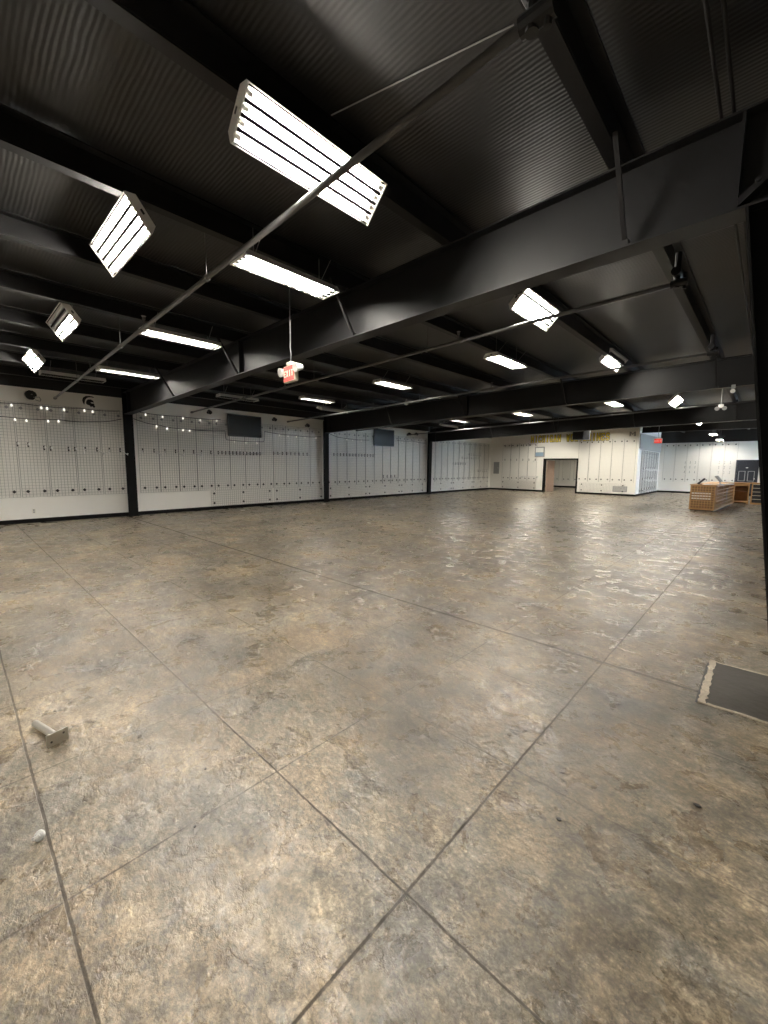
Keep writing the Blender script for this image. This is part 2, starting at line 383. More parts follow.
# ------------------------------------------------------------------ sprinkler pipes
def branch(y, z0, xa, xb, slope, label, heads):
    p = thing('sprinkler_pipe', label, 'pipe', (0, y, 0))
    za = z0 + slope*xa; zb = z0 + slope*xb
    MB().tube((xa, 0, za), (xb, 0, zb), .024, 10).build('pipe_run', 'pipe', p, smooth=True)
    MB().tube((xb-.06, 0, zb), (xb+.04, 0, zb), .034, 10).build('end_cap', 'pipe', p)
    for x in heads:
        z = z0+slope*x
        m = MB().tube((x, 0, z), (x, 0, z+.10), .011, 8).tube((x, 0, z+.10), (x, 0, z+.13), .02, 8).tube((x, 0, z+.14), (x, 0, z+.145), .03, 10)
        m.tube((x-.05, 0, z), (x+.05, 0, z), .031, 10)
        m.build('sprinkler_head', 'pipe', p)
    for x in (-4.2, -7.2, -10.25):
        if x < xb: continue
        z = z0+slope*x
        m = MB().tube((x, 0, z+.02), (x, 0, deck_z(x)), .005, 6).tube((x-.014, 0, z), (x+.014, 0, z), .034, 10)
        m.build('pipe_hanger', 'pipe', p)
    # tee and clamp that join it to the purlin
    m = MB().tube((xa-.03, 0, za), (xa+.12, 0, za), .042, 12).tube((xa+.02, 0, za-.05), (xa+.02, 0, pur_z(xa)), .03, 10)
    m.tube((xa+.02, -.09, za+.10), (xa+.02, .09, za+.10), .045, 12).tube((xa+.09, 0, za-.07), (xa+.09, 0, za+.09), .018, 8)
    m.build('pipe_tee', 'beam', p)
    return p
branch(1.88, 3.55, -.93, -12.8, .030, 'long black sprinkler pipe crossing in front of the nearest light', (-6.1, -9.1))
branch(5.45, 3.57, -.90, -13.6, .024, 'black sprinkler pipe just behind the large near beam', (-3.6, -8.3))
branch(9.05, 3.57, -.90, -13.6, .024, 'black sprinkler pipe midway between the two nearest beams', (-5.0, -9.0))
branch(12.65, 3.55, -.90, -13.6, .030, 'black sprinkler pipe just past the second beam', ())
branch(16.2, 3.57, -.40, -13.6, .03, 'black sprinkler pipe before the furthest beam', ())
for i, x in enumerate((-.42, -.36)):
    tag(MB().tube((x, YN, 3.885+.03*i), (x, 26.0, 3.885+.03*i), .011, 8).build('electrical_conduit', 'beam', smooth=True),
        ('thin metal conduit running above the beams, nearer the room centre' if i == 0 else 'thin metal conduit running above the beams, nearer the tapered column'), 'conduit')

# ------------------------------------------------------------------ light fixtures
def make_light():
    r = thing('high_bay_light', 'x', 'light', group='fluorescent high bay lights')
    L_, Wd = 1.17, .32
    h = MB()
    prof = [(-Wd/2, 0), (-Wd/2+.004, 0), (-Wd/2+.05, .062), (Wd/2-.05, .062), (Wd/2-.004, 0), (Wd/2, 0), (Wd/2, .012), (Wd/2-.04, .075), (-Wd/2+.04, .075), (-Wd/2, .012)]
    h.prism(prof, 0, -L_/2, L_/2)
    housing = h.build('housing', 'house', r)
    for sgn in (-1, 1):
        e = MB().prism([(-Wd/2, -.004), (Wd/2, -.004), (Wd/2, .012), (Wd/2-.04, .078), (-Wd/2+.04, .078), (-Wd/2, .012)], 0, *sorted((sgn*L_/2, sgn*(L_/2+.012))))
        ec = e.build('end_cap', 'house', r)
        MB().box(*sorted((sgn*(L_/2+.012), sgn*(L_/2+.014))), -.02, .02, .035, .055).build('knockout_slot', 'dark', ec)
    rf = MB(); pts = []
    for k in range(4):
        c = -.111+.074*k
        pts += [(c-.037, .012), (c-.026, .040), (c, .052), (c+.026, .040)]
    pts.append((.148, .012))
    low = [(y, z) for y, z in pts]; upp = [(y, z+.002) for y, z in reversed(pts)]
    rf.prism(low+upp, 0, -L_/2+.001, L_/2-.001); rf.build('reflector', 'refl', r)
    dv = MB()
    for k in range(5):
        c = -.148+.074*k; w = .022 if 0 < k < 4 else .012
        dv.box(-L_/2+.002, L_/2-.002, c-w/2, c+w/2, .006, .013)
    dv.build('gap_shade_strips', 'gap_shade', r)  # black strips painted in as the darker gaps between glowing tubes
    for k in range(4):
        c = -.111+.074*k
        tb = MB().tube((-L_/2+.045, c, .024), (L_/2-.045, c, .024), .013, 8).build('lamp_tube', 'tube', r, smooth=True)
        for sgn in (-1, 1): MB().tube((sgn*(L_/2-.048), c, .024), (sgn*(L_/2-.004), c, .024), .015, 8).build('tube_socket', 'white', tb)
    return r
LIGHT = make_light()
nl = [0]
def light(label, pos, ex, ez, off=(), hi=False, lit=True):
    o = LIGHT if nl[0] == 0 else dup(LIGHT, label, 'fluorescent high bay lights')
    nl[0] += 1; o['label'] = label
    ex = Vector(ex).normalized(); ez = Vector(ez).normalized(); ey = ez.cross(ex)
    mw = Matrix(((ex.x, ey.x, ez.x, pos[0]), (ex.y, ey.y, ez.y, pos[1]), (ex.z, ey.z, ez.z, pos[2]), (0, 0, 0, 1)))
    o.matrix_world = mw
    tubes = [c for c in o.children if c.name.startswith('lamp_tube')]
    tubes.sort(key=lambda t: (t.data.vertices[0].co.y))
    for i, t in enumerate(tubes):
        if (not lit) or i in off:
            t.data = t.data.copy(); t.data.materials[0] = M['tubeoff']
    if hi:
        for t in tubes: t.data = t.data.copy(); t.data.materials[0] = M['tubehi']
    # two hanger wires up to the roof
    inv = mw.inverted()
    for sgn in (-1, 1):
        a = mw @ Vector((sgn*.42, 0, .074)); b_ = Vector((a.x, a.y, deck_z(a.x)))
        MB().tube(inv @ a, inv @ b_, .004, 5).build('hanger_wire', 'grey', o)
    return o
Y_ = (0, 1, 0); X_ = (1, 0, 0); UP = (0, 0, 1)
TR = (-.72, 0, .69)            # back of a light tipped to face the column line
TN = (0, .80, .60)             # back of a light tipped to face the viewer
light('large nearest hanging fluorescent light, tipped, four lit tubes, behind the crossing pipe', (-2.50, 1.95, 3.70), Y_, TR)
light('tipped fluorescent light facing down just behind the large beam, crossed by a pipe', (-2.56, 5.85, 3.78), Y_, TR)
light('tipped fluorescent light with a dark upper tube, midway between the two nearest beams', (-2.56, 9.8, 3.83), Y_, TR, off=(0,))
light('small tipped fluorescent light well past the second beam, near the column line', (-2.24, 15.5, 3.62), Y_, TR)
light('small tipped fluorescent light past the third beam, near the column line', (-2.35, 22.9, 3.62), Y_, TR)
light('tipped fluorescent light on its own beside the lit roof panel, nearest of the sideways three', (-4.62, 1.24, 3.68), X_, TN)
light('tipped sideways fluorescent light with half its tubes dark', (-7.80, 1.29, 3.65), X_, TN, off=(0, 1))
light('tipped sideways fluorescent light nearest the helmet emblem', (-10.85, 1.28, 3.60), X_, TN)
light('level fluorescent light in front of the large beam, largest of its row of three', (-4.03, 2.72, 3.63), Y_, UP)
light('level fluorescent light in front of the large beam, middle of its row of three', (-7.16, 2.76, 3.60), Y_, UP)
light('level fluorescent light in front of the large beam, closest to the long white wall', (-10.70, 2.93, 3.60), Y_, UP)
for i, (x, y, z) in enumerate(((-3.93, 7.65, 3.62), (-7.17, 7.92, 3.62), (-10.55, 8.1, 3.61))):
    light('level fluorescent light between the two nearest beams, ' + ('closest to the column line', 'middle of three, behind the exit sign', 'closest to the first wall screen')[i], (x, y, z), Y_, UP)
for i, (x, y, z) in enumerate(((-3.82, 14.9, 3.62), (-7.13, 15.4, 3.60), (-10.43, 16.1, 3.62))):
    light('small level fluorescent light between the second and third beams, ' + ('closest to the column line', 'middle of three', 'closest to the long white wall')[i], (x, y, z), Y_, UP)
for i, (x, y, z) in enumerate(((-3.7, 22.8, 3.61), (-6.55, 23.6, 3.60), (-10.0, 23.4, 3.56))):
    light('tiny fluorescent light close to the lettered far wall, ' + ('nearest the alcove corner', 'above the black speaker box', 'above the start of the lettering')[i], (x, y, z), Y_, UP, hi=True)
light('tiny fluorescent light over the blue-lit alcove, higher of the two', (-2.3, 28.0, 3.36), Y_, UP)
light('tiny fluorescent light over the blue-lit alcove, lower of the two', (-2.2, 30.6, 3.20), Y_, UP)
light('unseen fluorescent light added to brighten the back room behind the doorway', (-9.0, 29.6, 3.3), X_, UP, hi=True)  # lamp out of view, added to brighten the room behind the doorway
# unseen lamps added for light behind and beside the camera, rows assumed to continue
for x, y in ((-2.5, -2.2), (-6.0, -2.6), (2.6, -1.2), (2.6, 6.0), (2.6, 13.6), (3.5, 23.0)):
    light('unseen fluorescent light added outside the frame, its row assumed to continue', (x, y, 3.66), Y_, UP)
# unlit fittings near the long wall
light('unlit white light fitting hanging above the black spartan helmet emblem', (-11.8, 2.10, 3.53), Y_, UP, lit=False)
light('unlit white light fitting above the first wall screen', (-11.62, 6.0, 3.52), Y_, UP, lit=False)
light('unlit tipped light fitting near the second black wall column', (-11.5, 9.5, 3.52), Y_, (.3, 0, .95), lit=False)
light('unlit light fitting near the third black wall column', (-11.45, 16.7, 3.50), Y_, (.3, 0, .95), lit=False)

tag(MB().tube((-2.45, 2.03, deck_z(-2.45)-.008), (-1.25, 2.36, deck_z(-1.25)-.008), .005, 6).build('power_cord', 'grey'), 'thin pale cord along the roof just above the large nearest light', 'cord')
# ------------------------------------------------------------------ exit signs
def letters(txt, m, hgt, dep=.004):
    """plain block strokes on a 4x6 grid, one mesh per word"""
    G = {'E': [(0,0,1,6),(1,0,4,1),(1,2.5,3.4,3.5),(1,5,4,6)], 'I': [(1.4,0,2.6,6)], 'T': [(1.4,0,2.6,5),(0,5,4,6)]}
    b = MB(); s = hgt/6; xx = 0
    for ch in txt:
        if ch == 'X':
            for sg in (1, -1):
                p = [(0,0),(1.1,0),(4,6),(2.9,6)]
                if sg < 0: p = [(4-x, y) for x, y in p]
                b.prism([((xx+x)*s, y*s) for x, y in p], 1, -dep*(1 if sg > 0 else 1.02), 0)
        else:
            for x0, z0, x1, z1 in G[ch]: b.box((xx+x0)*s, (xx+x1)*s, -dep, 0, z0*s, z1*s)
        xx += 5
    return b
def exit_sign(pos, rz, top, label, emergency=True):
    e = thing('exit_sign', label, 'exit sign', pos, (0, 0, rz))
    MB().box(-.155, .155, -.03, .03, -.105, .105).build('housing', 'cream_plastic', e, bevel=.008)
    face = MB().box(-.142, .142, -.034, -.03, -.094, .094).build('red_face', 'red', e)
    lt = letters('EXIT', 'white', .082).build('exit_lettering', 'cream_plastic', face); lt.location = (-.130, -.034, -.041)
    MB().box(-.06, .06, -.035, .035, .105, .15).build('canopy', 'cream_plastic', e, bevel=.005)
    MB().path([(0, 0, .15), (.012, 0, .26), (-.01, 0, .34), (0, 0, .42), (0, 0, top-pos[2])], .008).build('hanging_stem', 'grey', e, smooth=True)
    if emergency:
        for sg in (-1, 1):
            h = MB().tube((sg*.155, 0, .03), (sg*.20, 0, .05), .014, 8)
            h.tube((sg*.215, .05, .06), (sg*.215, -.055, .04), .035, 14, .062)
            h.build('emergency_lamp', 'white', e)
    return e
exit_sign((-4.73, 3.2, 2.80), -.12, deck_z(-4.73), 'lit red exit sign with two emergency lamps hanging before the large beam')
exit_sign((-3.74, 22.0, 2.80), .05, deck_z(-3.74), 'small red exit sign hanging in front of the silver panel by the alcove', False)

# ------------------------------------------------------------------ wire grid panels
PW, PH = .574, 2.44
def grid_mesh(w, h, sx, sz, t=.0035):
    b = MB(); nx = round(w/sx); nz = round(h/sz)
    for i in range(nx+1):
        x = -w/2+w*i/nx; b.box(x-t, x+t, -.044-t, -.044+t, 0, h)
    for j in range(nz+1):
        z = h*j/nz; b.box(-w/2, w/2, -.044-2*t-t, -.044-t, z-t, z+t)
    return b
def make_panel(w, h, clips, m='grid', lab='x'):
    p = thing('wire_grid_panel', lab, 'wire grid panel')
    grid_mesh(w, h, .0762, .0762).build('wire_grid', m, p)
    if h > 1:
        for sx in (-1, 1): MB().box(*sorted((sx*(w/2-.004), sx*(w/2+.005))), -.052, -.036, 0, h).build('side_rail', 'railgrey', p)
    for x, z, mm in clips:
        b = MB().prism([(x-.045, z), (x, z-.045), (x+.045, z), (x, z+.045)], 1, -.062, -.052).tube((x, -.052, z), (x, -.003, z), .010, 6).tube((x, -.075, z), (x, -.06, z), .014, 6)
        b.build('wall_clip', mm, p)
    return p
P_TALL = make_panel(PW, PH, [(-.17, .15, 'clip'), (.17, .15, 'clip'), (-.17, 2.30, 'grey'), (.17, 2.30, 'grey')])
P_FAR = make_panel(PW, PH, [(-.17, .15, 'clip'), (.17, .15, 'clip'), (-.17, 2.30, 'clip'), (.17, 2.30, 'clip')], 'gridw')
P_WIDE = make_panel(2.40, .535, [(x, z, 'clip') for x in (-1.1, 0, 1.1) for z in (.10, .44)])
used = set()
def panel(proto, pos, rz, label, group):
    o = proto if proto.name not in used else dup(proto, label, group)
    used.add(proto.name); o['label'] = label; o['group'] = group
    o.location = pos; o.rotation_euler = (0, 0, rz); return o
RZL = math.pi/2           # on the long wall: local -Y faces +X
bays = [(.725, 3.60, 'before the first black column'), (4.0, 11.05, 'past the first black column'),
        (11.35, 18.5, 'past the second black column'), (18.75, 25.6, 'past the third black column')]
for bi, (y0, y1, where) in enumerate(bays):
    n = round((y1-y0)/.605) if bi else 5
    st = (y1-y0)/n
    for k in range(n):
        yc = (3.66-.61*(n-k)+.305) if bi == 0 else y0+st*(k+.5)
        panel(P_TALL, (XL, yc, .69), RZL, 'tall wire grid panel ' + where + ', ' + ORD[k] + ' from its nearer end', 'tall wire grid panels on the long white wall')
for k in range(1):
    panel(P_TALL, (XL, .28-.61*k, .69), RZL, 'tall wire grid panel at the very edge of the frame, ' + ('outermost' if k else 'before the peg hooks'), 'tall wire grid panels on the long white wall')
for yc, lab in ((7.40, 'low wide wire grid panel below the first wall screen'), (9.92, 'low wide wire grid panel beside the second black column'),
                (12.65, 'low wide wire grid panel just past the second black column'), (15.1, 'low wide wire grid panel below the second wall screen'), (17.3, 'low wide wire grid panel before the third black column'),
                (19.97, 'low wide wire grid panel just past the third black column'), (22.40, 'low wide wire grid panel in the middle of the last bay'), (24.6, 'low wide wire grid panel at the far room corner')):
    o = panel(P_WIDE, (XL, yc, .13), RZL, lab, 'low wide wire grid panels')
    if yc in (17.3, 24.6): o.scale = (.80, 1, 1)
far_x = [-13.0, -12.4, -11.8, -11.2]
for k, x in enumerate(far_x):
    panel(P_FAR, (x, YF, .69), 0, 'tall wire grid panel on the far wall, ' + ORD[k] + ' from the grey electrical box', 'tall wire grid panels on the lettered far wall')
for k in range(5):
    panel(P_FAR, (-8.08+.60*k, YF, .75), 0, 'tall wire grid panel on the lettered far wall, ' + ORD[k] + ' from the doorway', 'tall wire grid panels on the lettered far wall')
panel(P_WIDE, (-12.1, YF, .12), 0, 'low wide wire grid panel below the chrome shelf', 'low wide wire grid panels')
panel(P_WIDE, (-7.0, YF, .14), 0, 'low wide wire grid panel beside the wall vent', 'low wide wire grid panels')
for k in range(6):
    panel(P_FAR, (-4.75+.61*k, YB, .72), 0, 'tall wire grid panel on the alcove back wall, ' + ORD[k] + ' from the silver panel', 'tall wire grid panels on the alcove back wall')
for k in range(7):
    panel(P_TALL, (XS, 27.0+.70*k, .12), RZL, 'wire grid panel under the silver panel, ' + ORD[k] + ' from the wall end', 'wire grid panels on the alcove side wall')
for k in range(5):
    panel(P_FAR, (-12.4+.85*k, 33.2, .5), 0, 'wire grid panel in the back room, ' + ORD[k] + ' of those through the doorway', 'wire grid panels in the back room')

# ------------------------------------------------------------------ hooks and arms hung on the grids
def make_arm(lng, drop):
    a = thing('faceout_hook', 'x', 'display hook')
    MB().box(-.016, .016, -.068, -.053, -.06, .06).build('mounting_plate', 'dimgrey', a)
    rod = MB().tube((0, -.068, 0), (0, -lng, -drop), .011, 8)
    rod.tube((0, -lng, -drop-.014), (0, -lng, -drop+.045), .011, 8)
    rod.build('rod', 'hook', a)
    MB().sphere((0, -lng-.004, -drop+.03 if drop else 0), .020 if drop else .030, u=10, v=7).build('end_ball', 'hook', a, smooth=True)
    return a
ARM = make_arm(.40, .14); HOOK = make_arm(.20, .0)
HOOK.name = 'peg_hook'; HOOK['category'] = 'hook'
hu = set()
def hang(proto, pos, rz, label, group):
    o = proto if proto.name not in hu else dup(proto, label, group)
    hu.add(proto.name); o['label'] = label; o['group'] = group; o.location = pos; o.rotation_euler = (0, 0, rz); return o
hk = ((1.23, 2.07), (1.44, 2.06), (1.76, 1.99), (1.89, 1.98), (2.28, 1.98), (2.42, 1.98))
for k, (y, z) in enumerate(hk):
    hang(HOOK, (XL, y, z), RZL, 'short chrome peg hook below the emblems, ' + ORD[k] + ' from the frame edge', 'peg hooks in the first bay')
for k, y in enumerate((2.68, 2.92, 3.26, 3.50)):
    hang(ARM, (XL, y, 1.99), RZL-.3+.6*(k % 2), 'chrome faceout hook ' + ORD[k] + ' from the peg hooks below the spartan emblem', 'faceout hooks in the first bay')
for k, y in enumerate((4.14, 4.42, 4.78, 5.06, 5.36, 5.64, 5.94, 6.22)):
    hang(ARM, (XL, y, 2.0), RZL-.35+.7*(k % 2), 'chrome faceout hook past the first column, ' + ORD[k] + ' from it', 'faceout hooks past the first column')
for k in range(13):
    hang(HOOK, (XL, 6.5+.135*k, 2.0), RZL, 'peg hook in the close row under the first wall screen, ' + ORD[k] + ' from its nearer end', 'peg hooks under the first wall screen')
for k in range(9):
    hang(HOOK, (XL, 8.7+.2*k, 2.04), RZL, 'peg hook in the row before the second column, ' + ORD[k] + ' from its nearer end', 'peg hooks before the second column')
for k in range(14):
    hang(HOOK, (XL, 11.75+.19*k, 2.07), RZL, 'peg hook in the row past the second column, ' + ORD[k] + ' from it', 'peg hooks past the second column')
for k in range(4):
    hang(ARM, (XL, 15.0+.28*k, 1.05), RZL-.3, 'low chrome faceout hook below the second wall screen, ' + ORD[k] + ' from its nearer end', 'faceout hooks under the second wall screen')
for r_, (z, y0, n) in enumerate(((2.35, 23.0, 6), (2.12, 22.2, 8), (1.75, 21.2, 6), (1.3, 24.2, 5))):
    for k in range(n):
        hang(HOOK, (XL, y0+.28*k, z), RZL, 'peg hook in the last bay, ' + ORD[k] + ' in the ' + ('top', 'second', 'third', 'bottom')[r_] + ' row', 'peg hooks in the last bay')
for r_, z in enumerate((2.98, 2.05)):
    for k in range(6):
        hang(ARM, (-13.1+.42*k, YF, z), 0, 'chrome faceout hook on the far wall, ' + ORD[k] + ' from the electrical box in the ' + ('upper', 'lower') [r_] + ' row', 'faceout hooks on the far wall')
for r_, z in enumerate((1.95, 1.65, 1.35)):
    for k in range(6):
        hang(HOOK, (-3.9+.26*k+(.9 if k > 2 else 0), YB, z), 0, 'peg hook on the alcove back wall, ' + ORD[k] + ' in the ' + ('top', 'middle', 'bottom')[r_] + ' row', 'peg hooks on the alcove back wall')
for r_, (z, n) in enumerate(((1.55, 6), (.95, 5), (.35, 7))):
    for k in range(n):
        hang(ARM, (XS, 27.3+.62*k, z), RZL, 'chrome faceout hook under the silver panel, ' + ORD[k] + ' from the wall end in the ' + ('top', 'middle', 'bottom')[r_] + ' row', 'faceout hooks on the alcove side wall')

# ------------------------------------------------------------------ things on the long wall
def wall_screen(y0, y1, z0, z1, label):
    t = thing('television', label, 'screen', (XL, (y0+y1)/2, z0))
    w = y1-y0; h = z1-z0
    MB().box(.09, .13, -w/2, w/2, 0, h).build('screen_body', 'dark', t, bevel=.006)
    MB().box(.13, .133, -w/2+.04, w/2-.04, .05, h-.04).build('display', 'screen', t)
    MB().box(.079, .09, -.2, .2, h/2-.2, h/2+.2).build('wall_mount', 'grey', t)
    return t
wall_screen(6.86, 8.17, 2.60, 3.37, 'large black wall screen mounted between the first and second columns')
wall_screen(14.22, 15.68, 2.56, 3.38, 'black wall screen mounted between the second and third columns')
# cables of small bulbs
def cable(pts, bulbs, label):
    c = thing('string_lights', label, 'string lights', (XL+.125, 0, 0))
    P = []
    for (a, za), (b_, zb) in zip(pts, pts[1:]):
        for k in range(10):
            t = k/10; P.append((0, a+(b_-a)*t, za+(zb-za)*t-.03*math.sin(math.pi*t)))
    P.append((0, pts[-1][0], pts[-1][1]))
    MB().path(P, .010, 5).build('cable', 'dark', c)
    for y in bulbs:
        i = min(range(len(P)), key=lambda j: abs(P[j][1]-y)); q = P[i]
        b = MB().tube((0, q[1], q[2]-.01), (0, q[1], q[2]-.045), .014, 8).sphere((0, q[1], q[2]-.055), .027, u=10, v=6)
        b.build('bulb', 'bulb', c, smooth=True)
    return c
cable([(-.2, 2.70), (1.0, 2.74), (2.1, 2.76), (2.9, 2.77), (3.58, 2.90)], (.6, 1.2, 1.45, 1.83, 2.05), 'black cable of small bulbs drooping across the first bay below the emblems')
cable([(.3, 3.10), (1.4, 3.10), (2.6, 3.11), (3.55, 3.13)], (1.2, 1.72, 1.86, 2.27, 2.65, 2.85), 'upper cable of small bulbs just under the two emblems')
cable([(4.0, 3.16), (5.2, 3.13), (6.6, 3.15)], (4.2, 4.75, 5.35, 5.95, 6.4), 'upper cable of small bulbs between the first column and screen')
cable([(3.9, 2.94), (4.6, 2.80), (5.4, 2.74), (6.74, 2.77), (6.78, 2.46), (8.26, 2.46), (8.30, 2.85), (9.6, 2.78), (11.0, 2.80)],
      (4.5, 4.85, 5.3, 5.6, 7.1, 7.5, 7.9, 8.9, 9.3, 9.8, 10.2, 10.7), 'black cable of small bulbs running round under the first wall screen')
cable([(11.4, 2.98), (12.1, 2.82), (13.9, 2.80)], (12.4, 12.9, 13.3), 'black cable of small bulbs between the second column and the second screen')
cable([(15.9, 2.90), (17.2, 2.92), (18.4, 2.86)], (16.3, 16.9, 17.6), 'black cable of small bulbs between the second screen and third column')
# small speakers and cameras up on the wall
for i, (y, z, lab) in enumerate(((6.22, 3.36, 'small black spotlight on the wall beside the first wall screen'), (8.75, 3.33, 'small black spotlight on the wall just past the first screen'),
                                 (10.3, 3.22, 'small black spotlight on the wall just before the second column'), (16.9, 3.27, 'small black spotlight on the wall past the second screen'),
                                 (17.5, 3.30, 'small black spotlight on the wall just before the third column'))):
    s = thing('wall_spotlight', lab, 'spotlight', (XL, y, z), group='spotlights high on the long white wall')
    MB().tube((0, 0, 0), (.03, 0, 0), .05, 12).build('mounting_plate', 'dark', s)
    MB().tube((.03, 0, 0), (.10, 0, .02), .012, 6).build('arm', 'dark', s)
    MB().tube((.07, 0, .05), (.19, 0, -.02), .05, 12, .065).build('lamp_head', 'dark', s)
o = thing('wall_outlet', 'small white wall outlet low on the plain strip below the first bay', 'outlet', (XL, 1.44, .31))
MB().box(0, .008, -.035, .035, -.06, .06).build('cover_plate', 'cream_plastic', o, bevel=.003)
for z in (-.028, .028): MB().box(.008, .011, -.017, .017, z-.017, z+.017).build('socket', 'grey', o)

# emblems: flat vinyl on the wall
def emblem(polys, y, z, s, name, label, mats, extra_x=0):
    e = thing(name, label, 'emblem', (XL, y, z))
    for i, (nm, poly) in enumerate(polys):
        MB().prism([(px*s, pz*s) for px, pz in poly], 0, .001, .004+.001*i).build(nm, mats[i], e)
    return e
crest = [(-.42, -.10), (-.46, .10), (-.38, .32), (-.20, .46), (.06, .50), (.30, .46), (.40, .38), (.18, .40), (-.04, .36), (-.18, .26), (-.27, .10), (-.30, -.08), (-.34, -.28)]
mask = [(-.18, .06), (-.06, .20), (.14, .22), (.30, .12), (.34, -.02), (.22, .00), (.10, -.02), (.16, -.10), (.34, -.10), (.36, -.22), (.42, -.36), (.32, -.46), (.22, -.34), (.10, -.40), (.02, -.28), (-.12, -.24), (-.22, -.14)]
emblem([('crest', crest), ('face_mask', mask)], 2.84, 3.32, .34, 'spartan_helmet_emblem', 'black spartan helmet emblem on the white wall above the grid panels', ['print', 'print'])
hel = [(-.42, -.08), (-.46, .12), (-.36, .32), (-.14, .44), (.10, .42), (.28, .30), (.36, .12), (.36, -.02), (.24, -.06), (.22, -.24), (.08, -.36), (-.18, -.36), (-.34, -.26)]
bars = [(.12, -.16), (.50, -.10), (.58, -.30), (.52, -.40), (.20, -.30), (.20, -.36), (.56, -.46), (.64, -.30), (.54, -.04), (.12, -.10)]
spot = [(-.06, .06), (-.02, .14), (.06, .14), (.08, .07)]
emblem([('helmet_shell', hel), ('face_guard', bars), ('side_mark', spot)], 1.60, 3.34, .30, 'football_helmet_emblem', 'black football helmet emblem on the white wall beside the pipe end', ['print', 'grey', 'grey'])

# ------------------------------------------------------------------ lettering on the far wall (slab letters)
def slab(ch):
    """boxes and polygons on a 6 wide x 8 high grid"""
    sf = lambda x0, x1, z0: (x0, z0, x1, z0+1.1)
    P = []
    def B(x0, z0, x1, z1): P.append([(x0, z0), (x1, z0), (x1, z1), (x0, z1)])
    if ch == 'I': B(1.6,0,4.4,1.1); B(1.6,6.9,4.4,8); B(2.2,1.1,3.8,6.9)
    if ch == 'M':
        B(-.3,0,1.9,1.1); B(4.1,0,6.3,1.1); B(0,1.1,1.4,8); B(4.6,1.1,6,8)
        P.append([(1.4,8),(3,4.6),(4.6,8),(4.6,5.6),(3,2.2),(1.4,5.6)])
    if ch == 'C': P.append([(6,5.2),(6,6.6),(4.8,8),(1.2,8),(0,6.6),(0,1.4),(1.2,0),(4.8,0),(6,1.4),(6,2.8),(4.5,2.8),(4.5,1.9),(4,1.4),(2,1.4),(1.5,1.9),(1.5,6.1),(2,6.6),(4,6.6),(4.5,6.1),(4.5,5.2)])
    if ch == 'G': P.append([(6,5.2),(6,6.6),(4.8,8),(1.2,8),(0,6.6),(0,1.4),(1.2,0),(6,0),(6,3.8),(3.4,3.8),(3.4,2.6),(4.5,2.6),(4.5,1.4),(2,1.4),(1.5,1.9),(1.5,6.1),(2,6.6),(4,6.6),(4.5,6.1),(4.5,5.2)])
    if ch == 'H': B(-.2,0,2.2,1.1); B(-.2,6.9,2.2,8); B(3.8,0,6.2,1.1); B(3.8,6.9,6.2,8); B(.3,1.1,1.8,6.9); B(4.2,1.1,5.7,6.9); B(1.8,3.4,4.2,4.7)
    if ch == 'A':
        B(-.4,0,2.0,1.1); B(4.0,0,6.4,1.1)
        P.append([(.2,1.1),(2.1,8),(3.9,8),(5.8,1.1),(4.4,1.1),(4.0,2.4),(2.0,2.4),(1.6,1.1)][:4]+[(4.4,1.1),(3.0,6.4),(1.6,1.1)]); B(1.9,2.3,4.1,3.4)
    if ch == 'N':
        B(-.3,0,2.0,1.1); B(4.0,6.9,6.3,8); B(0,1.1,1.5,8); B(4.5,0,6,6.9); P.append([(1.5,8),(4.5,2.4),(4.5,0),(1.5,5.6)])
    if ch == 'W':
        P.append([(-.2,8),(1.3,0),(2.4,0),(3,3.2),(3.6,0),(4.7,0),(6.2,8),(4.8,8),(4.1,3.4),(3.5,6.8),(2.5,6.8),(1.9,3.4),(1.2,8)])
    if ch == 'O': P.append([(1.2,0),(4.8,0),(6,1.4),(6,6.6),(4.8,8),(3,8),(3,6.6),(4,6.6),(4.5,6.1),(4.5,1.9),(4,1.4),(2,1.4),(1.5,1.9),(1.5,6.1),(2,6.6),(3,6.6),(3,8),(1.2,8),(0,6.6),(0,1.4)])
    if ch == 'L': B(-.2,6.9,2.4,8); B(.3,0,1.8,6.9); B(1.8,0,5.8,1.2); B(4.6,1.2,5.8,2.8)
    if ch == 'V': P.append([(-.2,8),(2.2,0),(3.8,0),(6.2,8),(4.6,8),(3,2.2),(1.4,8)])
    if ch == 'E': B(0,0,1.5,8); B(1.5,0,5.8,1.2); B(1.5,6.8,5.8,8); B(1.5,3.5,4.2,4.6); B(4.6,1.2,5.8,2.6); B(4.6,5.4,5.8,6.8)
    if ch == 'R': B(-.2,0,2.2,1.1); B(.3,1.1,1.8,8); P.append([(1.8,8),(4.8,8),(5.8,7),(5.8,4.8),(4.9,3.9),(6.2,0),(4.6,0),(3.4,3.5),(1.8,3.5),(1.8,4.7),(3.9,4.7),(4.3,5.1),(4.3,6.4),(3.9,6.8),(1.8,6.8)])
    if ch == 'S': P.append([(0,2.6),(0,1.4),(1.2,0),(4.8,0),(6,1.4),(6,3.6),(5,4.7),(1.5,5.2),(1.5,6.2),(2,6.7),(4,6.7),(4.5,6.2),(4.5,5.6),(5.9,5.6),(5.9,6.7),(4.8,8),(1.2,8),(0,6.7),(0,4.8),(1,3.8),(4.5,3.2),(4.5,1.8),(4,1.3),(2,1.3),(1.5,1.8),(1.5,2.6)])
    return P
